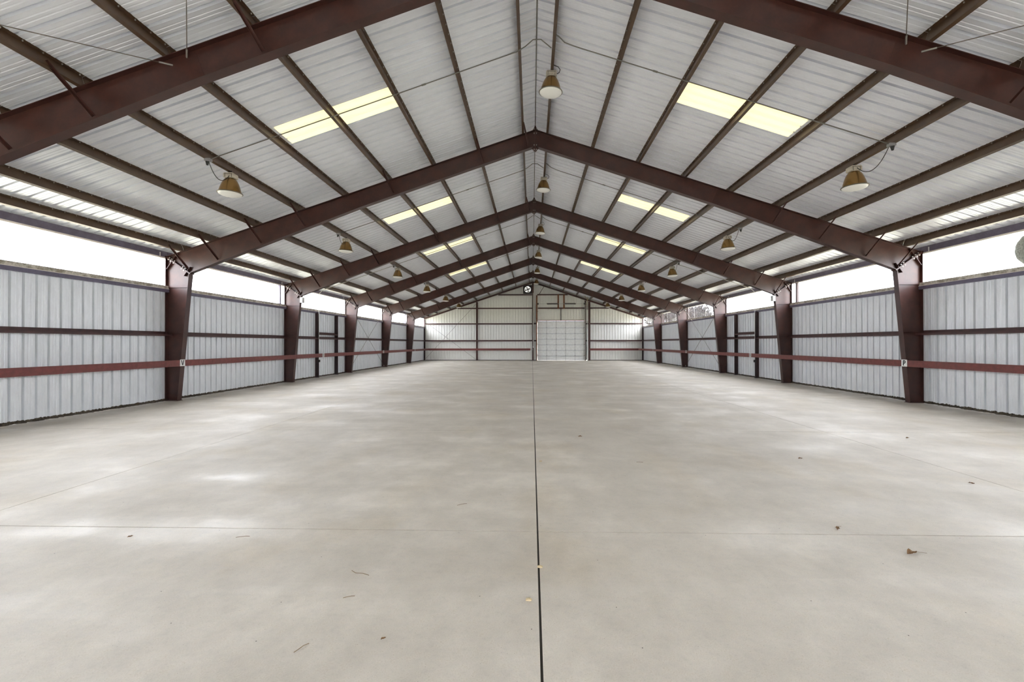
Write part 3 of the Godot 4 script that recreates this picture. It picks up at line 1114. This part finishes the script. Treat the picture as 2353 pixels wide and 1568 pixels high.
func build_fan() -> void:
	var f := thing("exhaust_fan", "square black exhaust fan in the far gable below the peak", "fan", V(-0.58, 7.86, FAR - 0.10))
	# housing: a square plate with a round opening
	var m := MB.new()
	var r := 0.36
	var half := 0.43
	for k in 32:
		var a := TAU * k / 32.0
		var b := TAU * (k + 1) / 32.0
		var pa := Vector2(cos(a), sin(a))
		var pb := Vector2(cos(b), sin(b))
		var qa := pa * half / maxf(absf(pa.x), absf(pa.y))
		var qb := pb * half / maxf(absf(pb.x), absf(pb.y))
		for z in [0.0, 0.02]:
			m.quad(Vector3(pa.x * r, pa.y * r, z), Vector3(pb.x * r, pb.y * r, z), Vector3(qb.x, qb.y, z), Vector3(qa.x, qa.y, z), Vector3(0, 0, 1 if z > 0 else -1))
		m.quad(Vector3(pa.x * r, pa.y * r, 0.02), Vector3(pb.x * r, pb.y * r, 0.02), Vector3(pb.x * r, pb.y * r, -0.08), Vector3(pa.x * r, pa.y * r, -0.08), Vector3(-pa.x, -pa.y, 0))
	var hs := part(f, "housing", m, M.black)
	m = MB.new()
	for q in [[0, half, 2 * half + 0.10, 0.08], [0, -half, 2 * half + 0.10, 0.08], [half + 0.02, 0, 0.08, 2 * half], [-half - 0.02, 0, 0.08, 2 * half]]:
		m.box(Vector3(q[0], q[1], -0.022), Vector3(q[2], q[3], 0.145))
	part(hs, "frame", m, M.dark)
	m = MB.new()
	m.tube([Vector3(0, 0, -0.06), Vector3(0, 0, 0.05)], 0.07, 12)
	part(f, "hub", m, M.black)
	for k in 4:
		var bl := MB.new()
		var a := 0.5 + TAU * k / 4.0
		var u := Vector3(cos(a), sin(a), 0)
		var w := Vector3(-sin(a), cos(a), 0)
		bl.quad(u * 0.06 - w * 0.03 + Vector3(0, 0, 0.01), u * 0.33 - w * 0.10 + Vector3(0, 0, 0.025), u * 0.33 + w * 0.06 - Vector3(0, 0, 0.025), u * 0.06 + w * 0.03 - Vector3(0, 0, 0.01), Vector3(0, 0, 1))
		part(f, "blade", bl, M.galv)
	m = MB.new()
	m.box(Vector3(0, 0, 0.04), Vector3(0.03, 0.72, 0.02))
	m.box(Vector3(0, 0, 0.04), Vector3(0.72, 0.03, 0.02))
	part(f, "motor_bracket", m, M.black)
	for k in 5:
		var sl := MB.new()
		sl.box(Vector3(0, -0.28 + 0.14 * k, -0.14), Vector3(0.8, 0.15, 0.006), Basis(Vector3.RIGHT, -0.36))
		part(f, "louver", sl, M.galv)


# ---------------------------------------------------------------- lamps and wiring
func make_lamp() -> Node3D:
	# origin at the bottom of the hook's purlin; everything hangs below
	var l := thing("high_bay_lamp", "", "lamp", Vector3.ZERO, "high-bay lamps")
	var m := MB.new()
	m.lathe([Vector2(0.0, -0.180), Vector2(0.08, -0.182), Vector2(0.115, -0.195), Vector2(0.150, -0.235), Vector2(0.180, -0.29), Vector2(0.205, -0.35), Vector2(0.228, -0.42), Vector2(0.248, -0.49), Vector2(0.262, -0.545), Vector2(0.258, -0.545), Vector2(0.243, -0.49), Vector2(0.222, -0.42), Vector2(0.199, -0.35), Vector2(0.174, -0.29), Vector2(0.144, -0.238), Vector2(0.11, -0.2), Vector2(0.0, -0.19)], 36)
	part(l, "bell", m, M.bell)
	m = MB.new()
	m.lathe([Vector2(0.255, -0.540), Vector2(0.290, -0.543), Vector2(0.294, -0.556), Vector2(0.286, -0.566), Vector2(0.255, -0.560), Vector2(0.255, -0.540)], 36)
	part(l, "rim", m, M.rim)
	m = MB.new()
	m.lathe([Vector2(0.275, -0.560), Vector2(0.262, -0.580), Vector2(0.235, -0.598), Vector2(0.18, -0.617), Vector2(0.10, -0.629), Vector2(0.0, -0.633)], 36)
	part(l, "lens", m, M.lens)
	# ballast housing: chamfered block with two side ears
	m = MB.new()
	var o := PackedVector2Array([Vector2(-0.115, -0.185), Vector2(-0.13, -0.17), Vector2(-0.13, -0.085), Vector2(-0.105, -0.06), Vector2(0.105, -0.06), Vector2(0.13, -0.085), Vector2(0.13, -0.17), Vector2(0.115, -0.185)])
	m.prism(o, -0.10, 0.10)
	var c := part(l, "ballast_housing", m, M.cap)
	m = MB.new()
	m.box(Vector3(0.0, -0.052, 0), Vector3(0.14, 0.016, 0.12))
	part(c, "top_plate", m, M.cap)
	m = MB.new()
	m.box(Vector3(0, -0.09, 0.104), Vector3(0.20, 0.012, 0.012))
	m.box(Vector3(0.085, -0.13, 0.104), Vector3(0.012, 0.09, 0.012))
	m.box(Vector3(-0.085, -0.13, 0.104), Vector3(0.012, 0.09, 0.012))
	part(c, "bracket", m, M.rim)
	m = MB.new()
	m.box(Vector3(0.262, -0.55, 0), Vector3(0.03, 0.03, 0.02))
	m.box(Vector3(-0.262, -0.55, 0), Vector3(0.03, 0.03, 0.02))
	part(l, "clips", m, M.rim)
	m = MB.new()
	m.tube([Vector3(0, -0.05, 0), Vector3(0, -0.02, 0), Vector3(0.012, -0.008, 0), Vector3(0.012, 0.004, 0)], 0.014, 8)
	m.box(Vector3(0, -0.03, 0), Vector3(0.04, 0.03, 0.03))
	part(l, "hook", m, M.black)
	return l


func hang_cord(p: Vector3, q: Vector3, sag: float, n := 14) -> Array:
	var pts := []
	for k in n + 1:
		var t := k / float(n)
		pts.append(p.lerp(q, t) - Vector3(0, sag * 4.0 * t * (1.0 - t), 0))
	return pts


func build_lamps() -> void:
	var base := make_lamp()
	var first := true
	for i in 6:
		var d := fd(i) + 3.95 if i == 0 else fd(i) + 3.9
		for r in [-1, 0, 1]:
			var x: float = 7.66 * r if r != 0 else 0.375
			var where: String = {-1: "left row", 0: "middle row under the peak", 1: "right row"}[r]
			var label: String = "bronze bell lamp with white lens, %s in the %s" % [ORD[i], where]
			var at := V(x, top_y(x) + 0.004, d)
			var l: Node3D
			if first:
				l = base
				l.position = at
				l.set_meta("label", label)
				first = false
			else:
				l = copy(base, "high_bay_lamp", label, at)
				for ch in l.get_children():
					if ch.name.begins_with("power_cord"):
						l.remove_child(ch)
						ch.free()
			if r == 0:
				l.rotation.y = 0.0
			else:
				l.rotation.z = 0.04 * r
			# supply cord
			var m := MB.new()
			if r == 0:
				m.tube([Vector3(0.07, -0.05, 0), Vector3(0.10, -0.10, 0.03), Vector3(0.15, -0.125, 0.06), Vector3(0.19, -0.11, 0.09), Vector3(0.205, -0.05, 0.11), Vector3(0.16, 0.0, 0.13), Vector3(0.06, 0.03, 0.14), Vector3(0.03, 0.06, 0.14)], 0.0085, 6)
			else:
				var dz := 0.95 if r < 0 else 1.25
				m.tube(hang_cord(Vector3(0.02, -0.06, 0.03), Vector3(-r * 0.08, -0.10, dz), 0.30), 0.0085, 6)
			part(l, "power_cord", m, M.black)
		# conduits from the peak down to the junction boxes, strapped under the purlins
		for s: float in [-1.0, 1.0]:
			var cd := (fd(i) + 3.10) if s < 0 else (fd(i) + 2.72)
			var o := thing("conduit_run", "thin conduit under the %s roof slope, %s from the camera" % ["left" if s < 0 else "right", ORD[i]], "conduit", Vector3.ZERO, "lamp conduits")
			var pts := []
			var end := 7.62
			pts.append(V(s * end, top_y(end) - 0.028, cd))
			pts.append(V(s * 6.2, top_y(6.2) - 0.030, cd))
			pts.append(V(s * 3.2, top_y(3.2) - 0.030, cd))
			if s < 0:
				pts.append_array([V(-0.46, top_y(0.46) - 0.02, cd), V(-0.26, top_y(0.26) + 0.02, cd - 0.02), V(-0.08, APEX + 0.07, cd - 0.05), V(0.10, APEX + 0.07, cd - 0.05), V(0.34, APEX - 0.07, cd + 0.05)])
			else:
				pts.append_array([V(1.0, top_y(1.0) - 0.03, cd), V(0.80, top_y(0.80) - 0.02, cd + 0.01), V(0.62, top_y(0.62) + 0.02, cd + 0.05), V(0.48, top_y(0.48) + 0.06, cd - 0.04), V(0.42, top_y(0.42) + 0.07, cd - 0.06)])
			var m := MB.new()
			m.tube(pts, 0.0125, 7)
			part(o, "pipe", m, M.pipe)
			m = MB.new()
			m.box(V(s * 7.66, top_y(7.66) - 0.035, cd), Vector3(0.13, 0.06, 0.11))
			part(o, "junction_box", m, M.box)
			m = MB.new()
			m.cone(V(s * 7.68, top_y(7.66) - 0.06, cd), V(s * 7.70, top_y(7.66) - 0.15, cd + 0.02), 0.045, 0.02, 8)
			part(o, "cord_plug", m, M.black)
			m = MB.new()
			m.tube([V(s * 2.55, top_y(2.55) - 0.03, cd), V(s * 2.65, top_y(2.65) - 0.03, cd)], 0.02, 8)
			part(o, "coupling", m, M.pipe)


func build_wiring() -> void:
	for s: float in [-1.0, 1.0]:
		var side := "left" if s < 0 else "right"
		var o := thing("wall_conduit", "conduit bending down the %s wall post past the windows" % side, "conduit")
		var d := 26.35
		var pts := [V(s * 7.7, top_y(7.7) - 0.03, d), V(s * 9.2, top_y(9.2) - 0.035, d), V(s * 11.2, top_y(11.2) - 0.04, d), V(s * 11.62, top_y(11.62) - 0.06, d), V(s * 11.80, 4.66, d), V(s * 11.84, 4.48, d), V(s * 11.84, 3.0, d), V(s * 11.84, 0.95, d)]
		var m := MB.new()
		m.tube(pts, 0.016, 8)
		part(o, "pipe", m, M.galv)
		m = MB.new()
		m.box(V(s * 11.82, 0.92, d), Vector3(0.08, 0.13, 0.08))
		part(o, "switch_box", m, M.dark)
		# grey box at the knee of the third frame
		var b := thing("electrical_box", "small grey electrical box at the %s knee of third frame" % side, "box", V(s * 11.24, 3.98, fd(2) - 0.06))
		m = MB.new()
		m.box(Vector3.ZERO, Vector3(0.12, 0.26, 0.22))
		part(b, "case", m, M.box)
		m = MB.new()
		m.box(Vector3(-s * 0.064, 0, 0), Vector3(0.008, 0.23, 0.19))
		part(b, "cover", m, M.stile)
	# roof bracing rods ahead of the nearest frame
	for s: float in [-1.0, 1.0]:
		var side := "left" if s < 0 else "right"
		for q in [[5.89, 6.69, 0.45, 8.30, "climbing to the peak"], [6.18, 6.55, 11.2, 4.75, "running out to the eave"]]:
			var o := thing("roof_brace_rod", "thin roof bracing rod on the %s, %s" % [side, q[4]], "rod")
			var a := V(s * q[0], q[1], fd(0) - 0.04)
			var b := V(s * q[2], q[3], 0.36)
			var m := MB.new()
			m.tube([a, b], 0.0065, 6)
			part(o, "rod", m, M.rod)
			m = MB.new()
			var f := (b - a).normalized()
			m.tube([a - f * 0.04, a + f * 0.16], 0.014, 6)
			part(o, "eye_bolt", m, M.galv)


# ---------------------------------------------------------------- litter on the floor
func leaf_mesh(sd: int, size: float) -> MB:
	var r := RandomNumberGenerator.new()
	r.seed = sd
	var m := MB.new()
	var n := 7
	var rows := []
	for k in n + 1:
		var t := k / float(n)
		var w := size * 0.42 * sin(PI * pow(t, 0.8)) * r.randf_range(0.8, 1.15) + 0.001
		var x := (t - 0.5) * size * 2.0
		var lift := 0.006 + size * 0.22 * sin(t * 5.0 + sd) * sin(t * 5.0 + sd)
		rows.append([Vector3(x, lift + w * r.randf_range(0.3, 0.9), -w), Vector3(x, lift * 0.6, 0), Vector3(x, lift + w * r.randf_range(0.1, 0.7), w)])
	for k in n:
		for j in 2:
			m.quad(rows[k][j], rows[k + 1][j], rows[k + 1][j + 1], rows[k][j + 1], Vector3.UP)
	return m


func build_litter() -> void:
	var leaves := [[3.24, 4.39, 0.058, 0.3, "curled brown dry leaf, largest on the floor at right"], [2.94, 4.95, 0.045, 1.0, "small brown dry leaf behind the largest one"], [5.70, 6.60, 0.035, 2.0, "small reddish leaf scrap near the right floor joint"], [4.21, 7.95, 0.035, 0.1, "thin dark leaf far out on the right floor"], [-3.98, 4.56, 0.022, 0.8, "small leaf scrap on the left floor"], [7.23, 9.71, 0.05, 0.4, "dark leaf scrap near the right wall"], [0.85, 9.72, 0.04, 0.1, "dark leaf right of the middle joint, far ahead"], [-1.05, 3.03, 0.016, 0.6, "crumpled leaf bit on the floor left of the joint"]]
	for k in leaves.size():
		var q: Array = leaves[k]
		var o := thing("dry_leaf", q[4], "leaf", V(q[0], 0.001, q[1]), "dry leaves on the floor")
		o.rotation.y = q[3]
		part(o, "blade", leaf_mesh(100 + k, q[2]), M.leaf)
		if k < 2:
			var m := MB.new()
			m.tube([Vector3(q[2], 0.012, 0), Vector3(q[2] * 1.6, 0.006, 0.01), Vector3(q[2] * 2.3, 0.003, 0.03)], 0.0015, 5)
			part(o, "stalk", m, M.twig)
	var twigs := [[-1.51, 3.88, 0.09, 2.9, "thin bent twig on the floor left of the joint"], [-1.46, 3.53, 0.04, 0.5, "short hooked twig on the near left floor"], [-0.93, 5.59, 0.06, 0.7, "small twig left of the middle joint"], [1.57, 7.65, 0.05, 0.0, "dark twig right of the middle joint"], [-2.9, 4.60, 0.06, 0.4, "pale straw scrap just before the cross joint"], [-1.53, 2.93, 0.05, 1.2, "short twig at the near edge of the floor"]]
	for q in twigs:
		var o := thing("twig", q[4], "twig", V(q[0], 0.004, q[1]), "twigs on the floor")
		o.rotation.y = q[3]
		var m := MB.new()
		m.tube([Vector3(-q[2], 0, 0), Vector3(-q[2] * 0.3, 0.003, q[2] * 0.12), Vector3(q[2] * 0.4, 0.001, q[2] * 0.05), Vector3(q[2], 0.002, q[2] * 0.35)], 0.0022, 5)
		part(o, "stem", m, M.twig)
	var chips := [[-0.05, 4.04, "pale wood chip lying in the middle floor joint"], [0.02, 7.66, "pale chip beside the middle joint, far ahead"], [-0.14, 3.52, "small tan chip left of the middle joint"]]
	for k in chips.size():
		var q: Array = chips[k]
		var o := thing("wood_chip", q[2], "chip", V(q[0], 0.004, q[1]))
		var m := MB.new()
		m.prism(PackedVector2Array([Vector2(-0.022, 0), Vector2(0.012, -0.003), Vector2(0.024, 0.004), Vector2(0.006, 0.011), Vector2(-0.016, 0.008)]), -0.012, 0.014)
		part(o, "chip", m, M.chip).name = "flake"


# ---------------------------------------------------------------- outside the windows
func grow(m: MB, r: RandomNumberGenerator, p: Vector3, dir: Vector3, length: float, rad: float, depth: int) -> void:
	var q := p
	var d := dir
	var steps := 3
	for k in steps:
		var e := q + d * length / steps
		m.cone(q, e, rad * (1.0 - 0.25 * k / steps), rad * (1.0 - 0.25 * (k + 1) / steps), 5 if depth > 2 else 3)
		q = e
		d = (d + Vector3(r.randf_range(-0.22, 0.22), r.randf_range(-0.08, 0.2), r.randf_range(-0.22, 0.22))).normalized()
	if depth == 0:
		return
	var kids := 3 if depth > 1 else 4
	for k in kids:
		var side := Vector3(r.randf_range(-1, 1), r.randf_range(-0.1, 0.7), r.randf_range(-1, 1)).normalized()
		var nd := (d * 0.75 + side * 0.85).normalized()
		grow(m, r, p.lerp(q, r.randf_range(0.55, 1.0)), nd, length * r.randf_range(0.6, 0.8), rad * 0.64, depth - 1)


func build_outside() -> void:
	var trees := [[26.5, 84.0, 10.5], [31.5, 95.0, 12.0], [29.0, 107.0, 13.0], [37.0, 112.0, 12.0], [35.0, 124.0, 14.0], [43.0, 130.0, 14.0], [37.0, 140.0, 14.0], [41.0, 158.0, 15.0], [-30.0, 112.0, 9.0], [-33.0, 128.0, 8.5]]
	var words := ["bare tree nearest the right wall, past the fourth frame windows", "bare tree second nearest beyond the right windows", "bare branchy tree third beyond the right windows", "bare tree at the outer edge of the right grove", "bare tree in the middle of the right grove", "bare tree at the back outer side of the right grove", "bare tree far back in the right grove", "farthest bare tree in the right grove", "bare tree beyond the far left windows, nearer one", "bare tree beyond the far left windows, farther one"]
	for k in trees.size():
		var q: Array = trees[k]
		var r := RandomNumberGenerator.new()
		r.seed = 300 + k
		var o := thing("bare_tree", words[k], "tree", V(q[0], -0.1, q[1]), "bare trees outside")
		var h: float = q[2]
		var m := MB.new()
		m.cone(Vector3.ZERO, Vector3(0, h * 0.3, 0), h * 0.034, h * 0.028, 8)
		part(o, "trunk", m, M.bark)
		m = MB.new()
		for j in 4:
			var a := TAU * j / 4.0 + r.randf()
			grow(m, r, Vector3(0, h * r.randf_range(0.2, 0.3), 0), Vector3(cos(a) * 0.55, 1.0, sin(a) * 0.55).normalized(), h * 0.26, h * 0.021, 4)
		part(o, "branches", m, M.bark)
	var u := thing("utility_pole", "distant utility pole seen through the left windows", "pole", V(-60.0, -0.1, 69.3))
	var pm := MB.new()
	pm.cone(Vector3.ZERO, Vector3(0, 11.7, 0), 0.16, 0.12, 8)
	part(u, "pole", pm, M.wood)
	pm = MB.new()
	pm.box(Vector3(0.35, 11.0, 0), Vector3(0.7, 0.12, 0.14))
	part(u, "crossarm", pm, M.wood)
	pm = MB.new()
	pm.tube([Vector3(-0.10, 11.6, 0), Vector3(-0.14, 12.2, 0)], 0.05, 6)
	part(u, "insulator", pm, M.wood)
	var wl := thing("power_line", "thin overhead wire running from the distant pole", "wire")
	pm = MB.new()
	pm.tube([V(-59.4, 11.0, 69.3), V(-58.0, 10.2, 100.0), V(-57.0, 10.6, 140.0), V(-56.0, 11.5, 190.0)], 0.03, 5)
	part(wl, "wire", pm, M.wood)
	# a weathered round patch behind a pane of the right windows
	var pt := thing("round_patch", "round grey patch on the right window at the picture edge", "patch", V(12.175, 4.20, 12.30))
	pm = MB.new()
	var rr := RandomNumberGenerator.new()
	rr.seed = 9
	var poly := PackedVector2Array()
	for k in 40:
		var a := TAU * k / 40.0
		poly.append(Vector2(cos(a), sin(a)) * 0.39 * rr.randf_range(0.965, 1.02))
	pm.prism(poly, -0.004, 0.004)
	var po := part(pt, "disc", pm, M.patch)
	po.rotation.y = PI / 2


# ---------------------------------------------------------------- main
func _ready() -> void:
	rng.seed = 1
	var cam := Camera3D.new()
	cam.name = "camera"
	cam.projection = Camera3D.PROJECTION_FRUSTUM
	cam.near = 0.05
	cam.far = 600.0
	cam.size = 2.0 * 784.0 / 1113.26 * 0.05
	cam.frustum_offset = Vector2(-12.9929 / 1113.26 * 0.05, 0)
	cam.position = Vector3(-0.1146, 1.8609, 0)
	cam.rotation = Vector3(0.0055, 0.0294, -0.0008)
	add_child(cam)
	cam.current = true

	var sky := Sky.new()
	var sm := ProceduralSkyMaterial.new()
	# overcast: the zenith three times as bright as the horizon, straight with the sine of the height
	sm.sky_top_color = Color(0.97, 0.98, 1.0)
	sm.sky_horizon_color = Color(0.60, 0.61, 0.635)
	sm.sky_curve = 0.6
	sm.ground_horizon_color = Color(0.56, 0.55, 0.52)
	sm.ground_bottom_color = Color(0.50, 0.49, 0.45)
	sm.sky_energy_multiplier = 1.0
	sky.sky_material = sm
	var env := Environment.new()
	env.background_mode = Environment.BG_SKY
	env.sky = sky
	env.tonemap_mode = Environment.TONE_MAPPER_LINEAR
	env.tonemap_exposure = 41.0
	env.sdfgi_enabled = true
	env.ssao_enabled = true
	env.ssil_enabled = true
	var we := WorldEnvironment.new()
	we.name = "environment"
	we.environment = env
	add_child(we)

	make_materials()
	build_floor()
	build_side_walls()
	build_end_walls()
	build_roof()
	build_frames()
	build_purlins()
	build_wall_steel()
	build_far_end()
	build_lamps()
	build_wiring()
	build_letters()
	build_outside()
	build_litter()
